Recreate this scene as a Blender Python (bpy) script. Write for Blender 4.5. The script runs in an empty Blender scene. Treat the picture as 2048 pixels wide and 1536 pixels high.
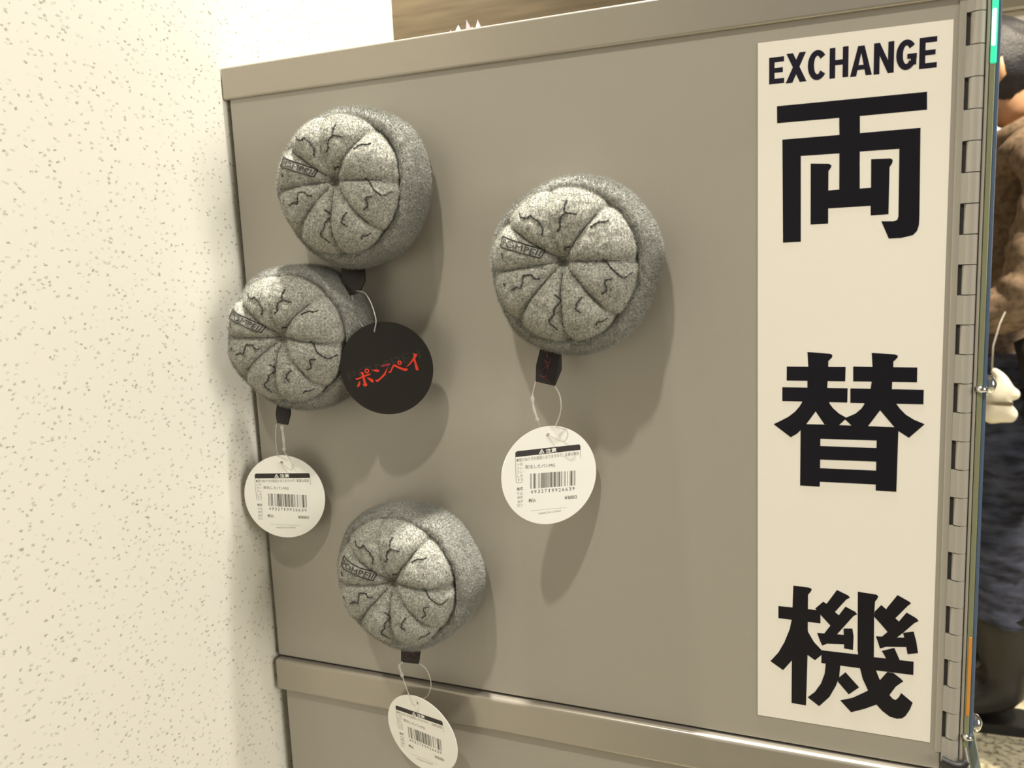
import bpy, bmesh, math, random
import numpy as np
from mathutils import Vector, Matrix, noise
from mathutils.bvhtree import BVHTree
RYO = [[[8.44,300.46],[70.18,300.01],[70.38,292.57],[43.65,292.61],[43.78,285.27],[68.04,285.26],[68.56,247.41],[68.46,243.9],[67.75,241.26],[66.17,239.56],[61.61,238.58],[56.46,238.53],[53.24,246.29],[58.15,246.02],[59.65,246.5],[60.15,247.89],[59.88,277.13],[43.84,277.32],[44.11,261.21],[48.74,261.24],[48.58,273.62],[56.38,273.33],[57.31,272.69],[57.21,271.31],[56.13,269.64],[56.1,249.19],[48.83,249.11],[48.75,253.34],[30.93,253.27],[31.01,246.48],[23.42,246.45],[23.25,273.74],[31.04,273.05],[32.09,272.25],[31.89,271.33],[30.87,269.83],[30.9,261.25],[35.53,261.37],[35.38,277.26],[18.93,277.49],[19.21,238.88],[11.35,238.79],[10.86,285.43],[35.27,285.28],[35.11,292.69],[8.54,292.96]]]
TAI = [[[22.55,187.5],[28.26,187.08],[32.64,186.71],[33.57,186.11],[33.43,185.07],[31.81,183.24],[31.84,180.75],[31.61,173.76],[31.49,170.53],[31.33,166.85],[32.66,163.25],[20.37,163.76],[22.69,170.58],[22.66,173.72],[22.97,180.66]],[[13.31,180.5],[39.39,180.61],[39.28,173.84],[13.29,173.79]],[[11.32,170.52],[40.4,170.61],[40.34,163.85],[11.35,163.8]],[[20.63,163.99],[19.33,161.57],[17.22,158.84],[14.29,156.29],[10.8,154.21],[7.39,152.36],[15.31,146.22],[18.09,148.06],[19.68,149.79],[22.31,152.92],[26.46,159.24],[29.54,164.0]],[[26.46,159.24],[30.44,153.11],[36.66,152.78],[39.54,155.8],[39.94,156.71],[36.84,158.51],[34.24,160.89],[32.24,163.63],[25.37,164.0]],[[50.39,187.23],[60.05,186.57],[61.37,185.99],[61.06,184.92],[59.49,183.19],[59.55,180.72],[59.25,173.92],[59.18,170.78],[61.04,163.65],[47.52,163.6],[50.29,170.87],[50.63,174.04],[50.85,180.9]],[[42.62,180.81],[69.42,180.67],[69.45,173.94],[42.73,173.9]],[[41.56,170.58],[72.31,170.57],[72.29,163.91],[41.67,163.77]],[[48.17,164.06],[46.46,161.14],[43.98,158.74],[39.94,156.71],[39.54,155.8],[42.55,152.84],[49.37,152.93],[54.46,160.67],[56.37,164.18]],[[54.46,160.67],[60.64,152.93],[62.15,151.34],[66.76,148.25],[73.1,154.82],[68.73,156.67],[65.29,158.89],[62.8,161.53],[61.03,164.03],[54.4,164.01]],[[19.78,150.08],[22.31,152.92],[28.72,152.99],[28.69,146.12],[28.73,131.77],[28.7,125.14],[28.62,122.71],[19.76,122.64]],[[53.27,152.97],[60.64,152.93],[62.3,151.24],[62.1,122.49],[53.3,122.44],[53.27,132.02]],[[28.09,153.02],[53.62,152.99],[53.4,146.38],[28.69,146.12]],[[28.52,142.58],[53.57,142.78],[53.64,136.36],[28.53,136.01]],[[28.52,131.76],[53.47,132.03],[53.45,125.39],[28.49,125.13]]]
KI = [[[16.94,71.62],[24.25,71.42],[25.54,70.82],[25.21,69.67],[23.83,67.64],[23.87,36.55],[23.36,9.33],[16.45,9.48],[16.47,54.5]],[[9.92,60.1],[29.64,60.29],[29.71,53.63],[9.94,53.76]],[[16.47,54.82],[15.37,48.66],[12.82,41.29],[9.95,35.42],[6.17,30.33],[12.31,26.43],[16.32,32.08],[19.43,38.43],[19.31,54.88]],[[23.28,52.89],[24.0,48.46],[26.74,43.62],[30.42,39.74],[30.5,37.42],[27.39,34.1],[23.42,36.61]],[[37.04,71.69],[42.12,69.54],[42.95,68.54],[41.34,67.43],[36.26,60.4],[31.55,63.01],[32.53,64.19]],[[30.81,64.9],[32.75,63.97],[36.26,60.4],[38.2,58.73],[34.32,53.13],[29.95,57.84],[27.24,61.04]],[[41.01,63.71],[45.32,61.69],[46.3,60.47],[44.7,59.46],[37.34,49.07],[33.43,44.27],[30.07,46.3],[34.32,53.13],[37.92,58.7]],[[28.2,48.54],[31.43,48.62],[37.34,49.07],[40.79,49.18],[40.86,44.41],[32.88,43.56],[30.67,42.24],[29.7,44.36]],[[40.3,52.4],[44.26,52.95],[44.87,49.02],[44.7,42.05],[40.72,42.21]],[[46.39,71.94],[54.63,71.47],[55.43,70.67],[54.93,69.28],[54.06,67.96],[53.78,60.65],[54.06,39.87],[55.09,33.23],[56.78,28.85],[58.15,26.9],[61.46,21.25],[62.82,19.74],[64.15,19.35],[65.43,21.0],[66.43,23.34],[71.49,19.28],[70.28,15.36],[68.53,11.94],[66.99,10.41],[64.89,9.84],[61.69,10.37],[58.44,12.6],[55.7,15.56],[52.37,20.94],[49.27,27.93],[47.94,33.34],[46.76,42.48]],[[30.42,39.74],[46.91,40.02],[54.17,39.76],[71.39,40.07],[71.4,33.38],[55.36,33.15],[39.09,33.08],[30.32,33.1]],[[63.75,72.33],[68.71,69.78],[69.6,69.0],[68.25,67.63],[62.97,60.65],[58.57,63.7],[59.47,65.62]],[[56.83,66.5],[58.7,64.92],[62.97,60.77],[64.83,59.09],[59.83,53.39],[56.75,57.1],[53.78,60.35],[54.0,62.81]],[[67.82,64.17],[72.08,61.86],[73.03,60.67],[71.27,59.48],[66.76,54.17],[63.71,50.96],[58.26,47.86],[56.89,50.11],[59.83,53.39],[64.57,59.18]],[[54.76,50.54],[57.67,50.71],[63.71,51.08],[68.63,51.78],[68.74,47.07],[59.36,45.88],[56.74,44.58],[55.89,47.21]],[[66.51,53.89],[71.02,55.12],[72.27,50.49],[73.18,44.71],[68.72,43.49],[67.65,49.22]],[[57.56,43.47],[62.93,45.79],[65.53,39.66],[59.48,39.77],[58.65,41.49]],[[32.44,33.55],[39.09,33.45],[38.63,26.83],[37.14,22.15],[34.32,15.95],[29.6,10.12],[24.17,13.87],[27.55,17.35],[30.32,22.29],[31.94,27.65]],[[38.35,26.47],[41.5,29.94],[47.73,23.17],[43.15,18.73],[38.1,24.53]],[[62.79,33.03],[66.0,30.66],[67.17,29.5],[65.79,28.17],[63.99,26.33],[61.19,21.33],[55.7,15.56],[50.35,12.41],[44.39,9.56],[39.34,14.9],[44.82,17.12],[51.28,21.69],[56.8,28.04],[60.15,33.1]]]
EXC = [["E",4.96,11.53,310.41,321.99],["X",12.18,21.13,310.02,322.77],["C",21.64,29.79,310.0,322.83],["H",30.79,38.57,309.88,322.84],["A",39.32,48.18,309.64,322.29],["N",48.86,56.9,309.49,322.54],["G",57.77,65.82,309.98,322.52],["E",66.77,73.61,309.64,322.39]]
CRACKS = [[[-19.48,26.38],[-17.69,24.32],[-14.19,23.52],[-12.67,25.07],[-11.07,23.64],[-8.31,21.98],[-7.46,20.12],[-6.14,18.84],[-6.41,17.04],[-6.82,14.94]],[[5.88,31.0],[4.91,28.69],[5.07,26.0],[5.68,25.08],[3.24,23.13],[2.51,20.78],[2.95,18.66],[0.74,16.38]],[[5.68,25.08],[8.72,24.6],[11.23,23.98]],[[17.01,17.63],[18.93,19.0],[21.14,20.06],[23.92,19.9],[25.48,20.7]],[[22.22,3.16],[24.95,0.68],[28.56,-3.3],[31.57,-6.07],[32.8,-5.81],[34.99,-3.81]],[[27.25,-6.35],[24.13,-6.74],[23.9,-8.53],[24.65,-10.65],[23.99,-12.13],[21.77,-13.28]],[[12.24,-14.28],[9.9,-17.28],[9.3,-19.72],[11.68,-21.72]],[[17.23,-28.39],[18.24,-26.56],[20.14,-26.58],[22.39,-25.08]],[[-1.64,-12.75],[0.59,-14.65],[1.52,-15.9],[-0.53,-18.33],[-1.89,-19.54],[-2.33,-22.64],[-4.73,-24.79],[-5.12,-26.34],[-3.19,-27.92],[-1.62,-30.11]],[[-9.27,-5.16],[-11.28,-5.41],[-13.19,-3.18],[-17.56,-3.36],[-17.7,-6.46],[-18.51,-9.56],[-20.84,-8.56],[-24.34,-10.36]],[[-28.98,-6.78],[-28.37,-8.49]],[[-29.32,7.64],[-28.41,5.11]],[[6.28,9.2],[4.02,9.0],[3.33,7.7]]]
BOX = [[-29.09,15.91],[-6.97,8.24],[-8.31,4.49],[-30.02,10.96]]
SEAMS = [-176.4,-132.0,-87.1,-43.7,2.6,49.8,98.2,142.3]
DIMPLE = [1.69,2.28]
TAG_L = [0.02519,-0.01192,0.91098,-0.0067,-0.00411,0.25448]
TAG_B = [0.11196,-0.01302,0.77191,0.13057,0.01002,-0.16937]
TAG_R = [0.2023,-0.022,0.9379,0.0038,0.0022,0.6964]
TAG_K = [0.10945,-0.02201,0.99233,0.09285,-0.23083,0.30311]
RED = [[[-18.44,-0.5],[-17.41,-0.86],[-15.36,-0.49],[-10.8,-0.06],[-9.44,-0.33],[-9.75,-0.92],[-13.9,-1.28],[-17.68,-1.66],[-18.39,-1.47]],[[-14.79,2.0],[-13.28,1.69],[-12.96,0.92],[-13.26,-1.08],[-13.5,-4.42],[-13.02,-5.51],[-13.59,-6.3],[-14.51,-6.5],[-15.54,-5.57],[-15.48,-4.82],[-14.84,-4.62],[-14.54,-1.48],[-14.37,0.75]],[[-17.05,-2.86],[-16.34,-2.57],[-16.89,-4.43],[-17.83,-5.5],[-18.76,-5.62],[-19.01,-4.98],[-18.3,-4.04]],[[-12.21,-1.75],[-11.15,-2.23],[-9.28,-3.51],[-9.0,-4.73],[-9.54,-5.45],[-10.39,-5.1],[-11.5,-3.27]],[[-8.18,1.47],[-5.44,1.09],[-4.19,0.25],[-4.45,-0.51],[-5.44,-0.61],[-6.84,0.34]],[[-7.99,-4.25],[-6.98,-4.65],[-4.79,-3.82],[-1.88,-1.99],[0.96,0.61],[-0.03,-1.0],[-1.76,-3.34],[-4.26,-4.54],[-7.0,-5.86],[-7.82,-5.44]],[[0.15,-2.18],[1.6,-1.83],[3.44,0.29],[4.65,1.08],[5.35,0.88],[7.5,-1.22],[9.36,-2.5],[11.09,-2.98],[11.09,-3.92],[10.09,-4.32],[8.62,-3.61],[5.94,-1.35],[4.48,-0.0],[3.39,-1.01],[1.89,-2.67],[0.88,-2.84]],[[16.75,3.96],[18.76,3.17],[18.53,2.23],[16.64,0.71],[13.04,-1.65],[10.6,-2.17],[13.38,-0.62],[16.0,1.64],[16.8,2.72]],[[15.84,0.56],[16.99,0.61],[16.95,-1.25],[17.11,-4.86],[16.66,-5.67],[15.62,-5.38],[15.43,-4.2],[15.86,-1.69]]]
RINGS = [[-10.94,1.68],[8.06,1.06]]
PINK = [[-2.24,2.45],[2.96,2.3],[2.62,1.27],[-2.25,1.51]]
FAINT = [[-21.99,-1.3],[20.38,0.03]]
LOOPS = {"R":[[[0.19616,-0.02,0.98706],[0.19431,-0.021,0.97942],[0.19499,-0.022,0.97312],[0.19637,-0.0225,0.96883],[0.1976,-0.0225,0.96523],[0.19841,-0.0215,0.96088],[0.20123,-0.0205,0.9587],[0.20308,-0.0232,0.95935],[0.20691,-0.0228,0.95735],[0.21033,-0.0212,0.95586],[0.21233,-0.0205,0.95865],[0.21164,-0.0205,0.96173],[0.20686,-0.022,0.96366],[0.20817,-0.0215,0.96749],[0.20973,-0.0215,0.97346],[0.20898,-0.021,0.97976],[0.2061,-0.02,0.98441]]],"L":[[[0.03194,-0.022,0.95841],[0.03028,-0.0215,0.95313],[0.02621,-0.017,0.94437],[0.02335,-0.0125,0.93641],[0.02268,-0.0103,0.9321],[0.02629,-0.0135,0.93215],[0.03102,-0.0142,0.9298],[0.03348,-0.0142,0.92871],[0.0352,-0.0142,0.93128],[0.03299,-0.0145,0.93615],[0.0312,-0.016,0.93979],[0.0329,-0.018,0.94491],[0.03518,-0.021,0.95172],[0.0363,-0.023,0.95817]]],"K":[[[0.09066,-0.018,1.03473],[0.09704,-0.02,1.03387],[0.1015,-0.022,1.02981],[0.10486,-0.024,1.02447],[0.10754,-0.0265,1.01869],[0.10603,-0.0262,1.01381],[0.10379,-0.0232,1.01299],[0.10106,-0.0215,1.01614],[0.09552,-0.0205,1.01499],[0.09204,-0.02,1.01995],[0.08873,-0.019,1.02711],[0.08787,-0.018,1.03259]]],"B":[[[0.10639,-0.02,0.81989],[0.10418,-0.021,0.81817],[0.10551,-0.0215,0.81398],[0.10715,-0.0215,0.80898],[0.10847,-0.021,0.80335],[0.10924,-0.0195,0.79803],[0.11003,-0.018,0.79267],[0.11246,-0.0175,0.79314],[0.11203,-0.0138,0.79236],[0.11378,-0.0125,0.7942],[0.11762,-0.013,0.79764],[0.12176,-0.016,0.80613],[0.12199,-0.018,0.81336],[0.12021,-0.019,0.81787],[0.11735,-0.02,0.82066]]]}
RIB = {"R":[[0.19909,-0.017,1.00674],[0.20891,-0.017,1.00216],[0.20988,-0.02,0.99238],[0.20628,-0.0205,0.98424],[0.19605,-0.0205,0.98636],[0.19648,-0.02,0.99479]],"L":[[0.03013,-0.017,0.97183],[0.03865,-0.017,0.97026],[0.04106,-0.021,0.96391],[0.03986,-0.0225,0.95821],[0.03277,-0.0225,0.95914],[0.03103,-0.021,0.96418]],"K":[[0.07807,-0.012,1.04983],[0.09318,-0.012,1.04928],[0.09531,-0.016,1.04001],[0.09256,-0.018,1.03414],[0.08652,-0.018,1.03207],[0.08056,-0.016,1.03959]],"B":[[0.10407,-0.017,0.8305],[0.11639,-0.017,0.83106],[0.11715,-0.019,0.82598],[0.11663,-0.0205,0.82048],[0.10535,-0.0205,0.81997],[0.10482,-0.019,0.82474]]}
RIBRED = [[[0.20225,-0.0206,1.0023],[0.20273,-0.0206,1.00073],[0.20319,-0.0206,0.99885]],[[0.20218,-0.0206,0.99695],[0.204,-0.0206,0.99571],[0.2046,-0.0206,0.9976]],[[0.19957,-0.0206,0.99199],[0.20158,-0.0206,0.99366],[0.20329,-0.0206,0.99476]],[[0.2014,-0.0206,0.99758],[0.20328,-0.0206,0.99444],[0.20268,-0.0206,0.99285]],[[0.19839,-0.0206,0.98944],[0.20105,-0.0206,0.98872],[0.20332,-0.0206,0.98685]],[[0.20228,-0.0206,0.98937],[0.20037,-0.0206,0.98839]]]
RIBREDB = [[[0.11491,-0.0208,0.83137],[0.11271,-0.0208,0.82799],[0.10921,-0.0208,0.82501]],[[0.11113,-0.0208,0.82898],[0.11269,-0.0208,0.82768],[0.11482,-0.0208,0.82525]],[[0.10867,-0.0208,0.82216],[0.11175,-0.0208,0.82355],[0.11465,-0.0208,0.82277]]]
sc = bpy.context.scene
COL = sc.collection
# ---------------------------------------------------------------- camera
F_PX = 1700.73
CAM = Vector((0.3535, -0.42, 1.05))
yaw, pitch, roll = -0.403507, -0.148932, -0.043221
fwd = Vector((math.sin(yaw)*math.cos(pitch), math.cos(yaw)*math.cos(pitch), math.sin(pitch)))
r0 = Vector((math.cos(yaw), -math.sin(yaw), 0)); u0 = r0.cross(fwd)
rt = r0*math.cos(roll)+u0*math.sin(roll); up = -r0*math.sin(roll)+u0*math.cos(roll)
cd = bpy.data.cameras.new('camera'); cam = bpy.data.objects.new('camera', cd); COL.objects.link(cam)
cd.sensor_width = 36; cd.lens = F_PX/2048*36; cd.clip_start = 0.01
cam.matrix_world = Matrix(((rt.x, up.x, -fwd.x, CAM.x), (rt.y, up.y, -fwd.y, CAM.y), (rt.z, up.z, -fwd.z, CAM.z), (0, 0, 0, 1)))
cd.dof.use_dof = True; cd.dof.focus_distance = 0.46; cd.dof.aperture_fstop = 18.0
sc.camera = cam
# ---------------------------------------------------------------- world, lights, exposure
w = bpy.data.worlds.new('world'); sc.world = w; w.use_nodes = True
w.node_tree.nodes['Background'].inputs[0].default_value = (1.0, 0.97, 0.91, 1)
w.node_tree.nodes['Background'].inputs[1].default_value = 0.30
sc.view_settings.view_transform = 'Standard'; sc.view_settings.look = 'None'
sc.view_settings.gamma = 1; sc.view_settings.use_curve_mapping = False
sc.view_settings.exposure = -1.08
def look(o, t):
    o.rotation_euler = (Vector(t)-o.location).to_track_quat('-Z', 'Y').to_euler()
def spot(name, loc, tgt, energy, size, color, radius, blend=0.5):
    l = bpy.data.lights.new(name, 'SPOT'); l.energy = energy; l.spot_size = math.radians(size)
    l.spot_blend = blend; l.shadow_soft_size = radius; l.color = color
    o = bpy.data.objects.new(name, l); COL.objects.link(o); o.location = loc; look(o, tgt); return o
def area(name, loc, tgt, energy, sx, sy, color):
    l = bpy.data.lights.new(name, 'AREA'); l.energy = energy; l.shape = 'RECTANGLE'; l.size = sx; l.size_y = sy; l.color = color
    o = bpy.data.objects.new(name, l); COL.objects.link(o); o.location = loc; look(o, tgt); return o
WARM = (1.0, 0.95, 0.86)
spot('key_spotlight', (0.01, -1.50, 3.60), (0.47, 0, 1.18), 820, 28, WARM, 0.06, 1.0)
spot('aisle_spotlight', (1.95, -0.50, 1.98), (0.0, -0.03, 0.95), 32, 50, WARM, 0.05, 0.8)
spot('overhead_spotlight', (0.17, -0.034, 2.52), (0.12, -0.03, 1.1), 560, 40, (1.0, 0.96, 0.88), 0.03, 0.6)
spot('wall_spotlight', (0.42, 0.02, 2.50), (-0.02, 0.24, 1.45), 170, 34, (1.0, 0.97, 0.92), 0.05, 1.0)
spot('aisle_downlight', (1.3, 1.0, 2.55), (0.62, 1.5, 0.3), 800, 70, (1.0, 0.86, 0.66), 0.05, 0.6)
area('right_fill_light', (2.4, -0.75, 1.35), (0.0, -0.1, 0.85), 62, 1.2, 0.9, WARM)  # unseen soft fill added on the right to brighten wall and side panel
area('ceiling_light', (-1.5, 2.1, 2.75), (-1.3, 2.7, 2.0), 40, 0.5, 0.3, (1.0, 0.88, 0.70))
# ---------------------------------------------------------------- helpers
def mat(name, col, rough=0.5, metal=0.0, **k):
    m = bpy.data.materials.new(name); m.use_nodes = True
    b = m.node_tree.nodes['Principled BSDF']
    b.inputs['Base Color'].default_value = (*col, 1); b.inputs['Roughness'].default_value = rough; b.inputs['Metallic'].default_value = metal
    for kk, v in k.items(): b.inputs[kk.replace('_', ' ')].default_value = v
    return m
def nd(m, t, **k):
    n = m.node_tree.nodes.new(t)
    for a, v in k.items(): setattr(n, a, v)
    return n
def lk(m, a, b): m.node_tree.links.new(a, b)
def bump(m, scale, strength, dist=0.001, detail=3):
    t = nd(m, 'ShaderNodeTexCoord'); n = nd(m, 'ShaderNodeTexNoise'); n.inputs['Scale'].default_value = scale; n.inputs['Detail'].default_value = detail
    bp = nd(m, 'ShaderNodeBump'); bp.inputs['Strength'].default_value = strength; bp.inputs['Distance'].default_value = dist
    lk(m, t.outputs['Object'], n.inputs['Vector']); lk(m, n.outputs['Fac'], bp.inputs['Height'])
    lk(m, bp.outputs['Normal'], m.node_tree.nodes['Principled BSDF'].inputs['Normal']); return n
def mottle(m, scale, c1, c2, lo=0.35, hi=0.65, detail=4, space='Object', stretch=None):
    t = nd(m, 'ShaderNodeTexCoord'); n = nd(m, 'ShaderNodeTexNoise'); n.inputs['Scale'].default_value = scale; n.inputs['Detail'].default_value = detail
    r = nd(m, 'ShaderNodeValToRGB'); r.color_ramp.elements[0].position = lo; r.color_ramp.elements[1].position = hi
    r.color_ramp.elements[0].color = (*c1, 1); r.color_ramp.elements[1].color = (*c2, 1)
    if stretch:
        mp = nd(m, 'ShaderNodeMapping'); mp.inputs['Scale'].default_value = stretch
        lk(m, t.outputs[space], mp.inputs['Vector']); lk(m, mp.outputs[0], n.inputs['Vector'])
    else: lk(m, t.outputs[space], n.inputs['Vector'])
    lk(m, n.outputs['Fac'], r.inputs[0]); lk(m, r.outputs[0], m.node_tree.nodes['Principled BSDF'].inputs['Base Color']); return r
def emit(name, col, s):
    m = mat(name, col); b = m.node_tree.nodes['Principled BSDF']
    b.inputs['Emission Color'].default_value = (*col, 1); b.inputs['Emission Strength'].default_value = s; return m
def link(name, me, m, parent=None, smooth=False):
    o = bpy.data.objects.new(name, me); COL.objects.link(o)
    if m: me.materials.append(m)
    if parent: o.parent = parent
    if smooth and not me.has_custom_normals: me.shade_smooth()
    return o
def tag(o, label=None, cat=None, group=None, kind=None):
    for k, v in (('label', label), ('category', cat), ('group', group), ('kind', kind)):
        if v: o[k] = v
    return o
def empty(name, loc=(0, 0, 0)):
    o = bpy.data.objects.new(name, None); COL.objects.link(o); o.location = loc; o.empty_display_size = 0.02; return o
def boxm(lo, hi, bev=0.0, seg=2):
    bm = bmesh.new(); bmesh.ops.create_cube(bm, size=1)
    for v in bm.verts: v.co = Vector([lo[i]+(v.co[i]+.5)*(hi[i]-lo[i]) for i in range(3)])
    if not bev: return fin(bm)
    bmesh.ops.bevel(bm, geom=bm.edges[:], offset=bev, segments=seg, profile=0.5, affect='EDGES')
    nv = []
    for v in bm.verts:      # area-weighted normals keep the flat faces flat
        s = Vector((0, 0, 0))
        for f in v.link_faces: s += f.normal*f.calc_area()**2
        nv.append(s.normalized())
    me = fin(bm); me.shade_smooth(); me.normals_split_custom_set_from_vertices(nv); return me
def fin(bm, name='m'):
    me = bpy.data.meshes.new(name); bm.to_mesh(me); bm.free(); return me
def tube(points, rad, seg=8, closed=False):
    pts = [Vector(p) for p in points]; n = len(pts); rads = rad if isinstance(rad, (list, tuple)) else [rad]*n
    V, Fc = [], []; ref = Vector((0.13, 1, 0.21)).normalized()
    for i, p in enumerate(pts):
        a = pts[(i-1) % n] if (closed or i > 0) else p; b = pts[(i+1) % n] if (closed or i < n-1) else p
        t = (b-a).normalized(); x = t.cross(ref).normalized(); y = t.cross(x).normalized()
        for k in range(seg):
            an = 2*math.pi*k/seg; V.append(p+(x*math.cos(an)+y*math.sin(an))*rads[i])
    m = n if closed else n-1
    for i in range(m):
        j = (i+1) % n
        for k in range(seg): Fc.append((i*seg+k, i*seg+(k+1) % seg, j*seg+(k+1) % seg, j*seg+k))
    if not closed: Fc.append(tuple(range(seg))[::-1]); Fc.append(tuple((n-1)*seg+k for k in range(seg)))
    return V, Fc
def pyd(V, Fc): me = bpy.data.meshes.new('m'); me.from_pydata([tuple(v) for v in V], [], Fc); me.update(); return me
def merge(parts):
    V, Fc = [], []
    for v, f in parts:
        o = len(V); V += list(v); Fc += [tuple(i+o for i in q) for q in f]
    return V, Fc
def smooth_line(pts, n=6, closed=False):
    P = [Vector(p) for p in pts]; out = []; N = len(P); rng = range(N if closed else N-1)
    for i in rng:
        g = lambda k: P[k % N] if closed else P[min(max(k, 0), N-1)]
        a, b, c, d = g(i-1), g(i), g(i+1), g(i+2)
        for s in range(n):
            t = s/n; out.append(0.5*((2*b)+(c-a)*t+(2*a-5*b+4*c-d)*t*t+(3*b-a-3*c+d)*t**3))
    if not closed: out.append(P[-1])
    return out
def prism(poly, d0, d1, f):
    """closed polygon (2D) extruded between two depths; f maps (x, y, depth) to a point"""
    n = len(poly); V = [f(x, y, d0) for x, y in poly]+[f(x, y, d1) for x, y in poly]
    Fc = [tuple(range(n))[::-1], tuple(range(n, 2*n))]+[(i, (i+1) % n, n+(i+1) % n, n+i) for i in range(n)]
    return V, Fc
_tc = {}
def text2d(s, x0, y0, wd, ht, fat=0.0, angle=0.0):
    """flat lettering fitted in a box wd x ht with lower left corner x0, y0"""
    c = bpy.data.curves.new('lettering_source', 'FONT'); c.body = s; c.offset = fat; c.resolution_u = 3
    o = bpy.data.objects.new('lettering_source', c); COL.objects.link(o)
    me = bpy.data.meshes.new_from_object(o); bpy.data.objects.remove(o); bpy.data.curves.remove(c)
    V = [v.co.copy() for v in me.vertices]; Fc = [tuple(p.vertices) for p in me.polygons]; bpy.data.meshes.remove(me)
    ax, bx = min(v.x for v in V), max(v.x for v in V); ay, by = min(v.y for v in V), max(v.y for v in V)
    ca, sa = math.cos(angle), math.sin(angle); out = []
    for v in V:
        x = (v.x-ax)/(bx-ax)*wd; y = (v.y-ay)/(by-ay)*ht; out.append((x0+x*ca-y*sa, y0+x*sa+y*ca))
    return out, Fc
def lift(t, f, d): return [f(x, y, d) for x, y in t[0]], t[1]
# ---------------------------------------------------------------- materials
M = {}
M['metal'] = mat('painted_steel', (0.335, 0.304, 0.247), 0.36, 0.0); bump(M['metal'], 900, 0.06, 0.0004)
M['metal'].node_tree.nodes['Principled BSDF'].inputs['Coat Weight'].default_value = 1.0; M['metal'].node_tree.nodes['Principled BSDF'].inputs['Coat Roughness'].default_value = 0.42
M['trim'] = mat('painted_steel_trim', (0.40, 0.365, 0.30), 0.24, 0.5); bump(M['trim'], 900, 0.05, 0.0004)
M['metal_in'] = mat('dark_gap', (0.03, 0.028, 0.025), 0.8)
M['hinge'] = mat('satin_hinge_steel', (0.34, 0.312, 0.26), 0.55, 0.0); bump(M['hinge'], 1200, 0.05, 0.0003)
M['white'] = mat('sticker_white', (0.80, 0.755, 0.66), 0.42)
M['ink'] = mat('sticker_black_ink', (0.008, 0.007, 0.010), 0.22)
M['navy'] = mat('sticker_navy_ink', (0.010, 0.008, 0.018), 0.3)
M['card'] = mat('white_card', (0.93, 0.91, 0.84), 0.5)
M['cardblack'] = mat('black_card', (0.014, 0.011, 0.009), 0.42)
M['print'] = mat('grey_print', (0.10, 0.09, 0.075), 0.6); M['printlite'] = mat('pale_print', (0.32, 0.30, 0.25), 0.6)
M['printblack'] = mat('dark_print', (0.030, 0.026, 0.022), 0.6)
M['red'] = mat('red_print', (0.72, 0.045, 0.020), 0.45); M['pink'] = mat('dull_red_print', (0.35, 0.02, 0.04), 0.5)
M['faint'] = mat('faint_print', (0.032, 0.028, 0.024), 0.4)
M['ribbon'] = mat('dark_ribbon', (0.012, 0.007, 0.006), 0.5); bump(M['ribbon'], 3000, 0.3, 0.0003)
M['ribred'] = mat('ribbon_red_thread', (0.13, 0.012, 0.02), 0.6)
M['loop'] = mat('clear_nylon', (0.85, 0.83, 0.75), 0.18, 0.0, Transmission_Weight=0.55, IOR=1.4)
M['thread'] = mat('dark_thread', (0.030, 0.027, 0.022), 0.75)
def plush(name, c1, c2):
    m = mat(name, c1, 0.95); b = m.node_tree.nodes['Principled BSDF']
    b.inputs['Sheen Weight'].default_value = 0.25; b.inputs['Sheen Roughness'].default_value = 0.5
    b.inputs['Specular IOR Level'].default_value = 0.15
    mottle(m, 1000, c1, c2, 0.30, 0.66, 6); return m
M['crown'] = plush('grey_plush_pile', (0.19, 0.188, 0.163), (0.56, 0.55, 0.475))
M['brim'] = plush('dark_grey_plush_pile', (0.17, 0.172, 0.153), (0.42, 0.415, 0.365))
M['charm'] = mat('white_charm', (0.85, 0.80, 0.66), 0.5)
M['floor'] = mat('granite', (0.5, 0.46, 0.33), 0.35)
r = mottle(M['floor'], 75, (0.16, 0.14, 0.09), (0.78, 0.72, 0.52), 0.34, 0.52, 6)
M['wood'] = mat('wood_panel', (0.4, 0.28, 0.16), 0.35); mottle(M['wood'], 4, (0.23, 0.19, 0.125), (0.34, 0.28, 0.19), 0.3, 0.7, 6, stretch=(1, 1, 14))
M['ceil'] = mat('ceiling_paint', (0.62, 0.57, 0.48), 0.8); M['soffit'] = mat('soffit_paint', (0.46, 0.42, 0.32), 0.7)
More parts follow.
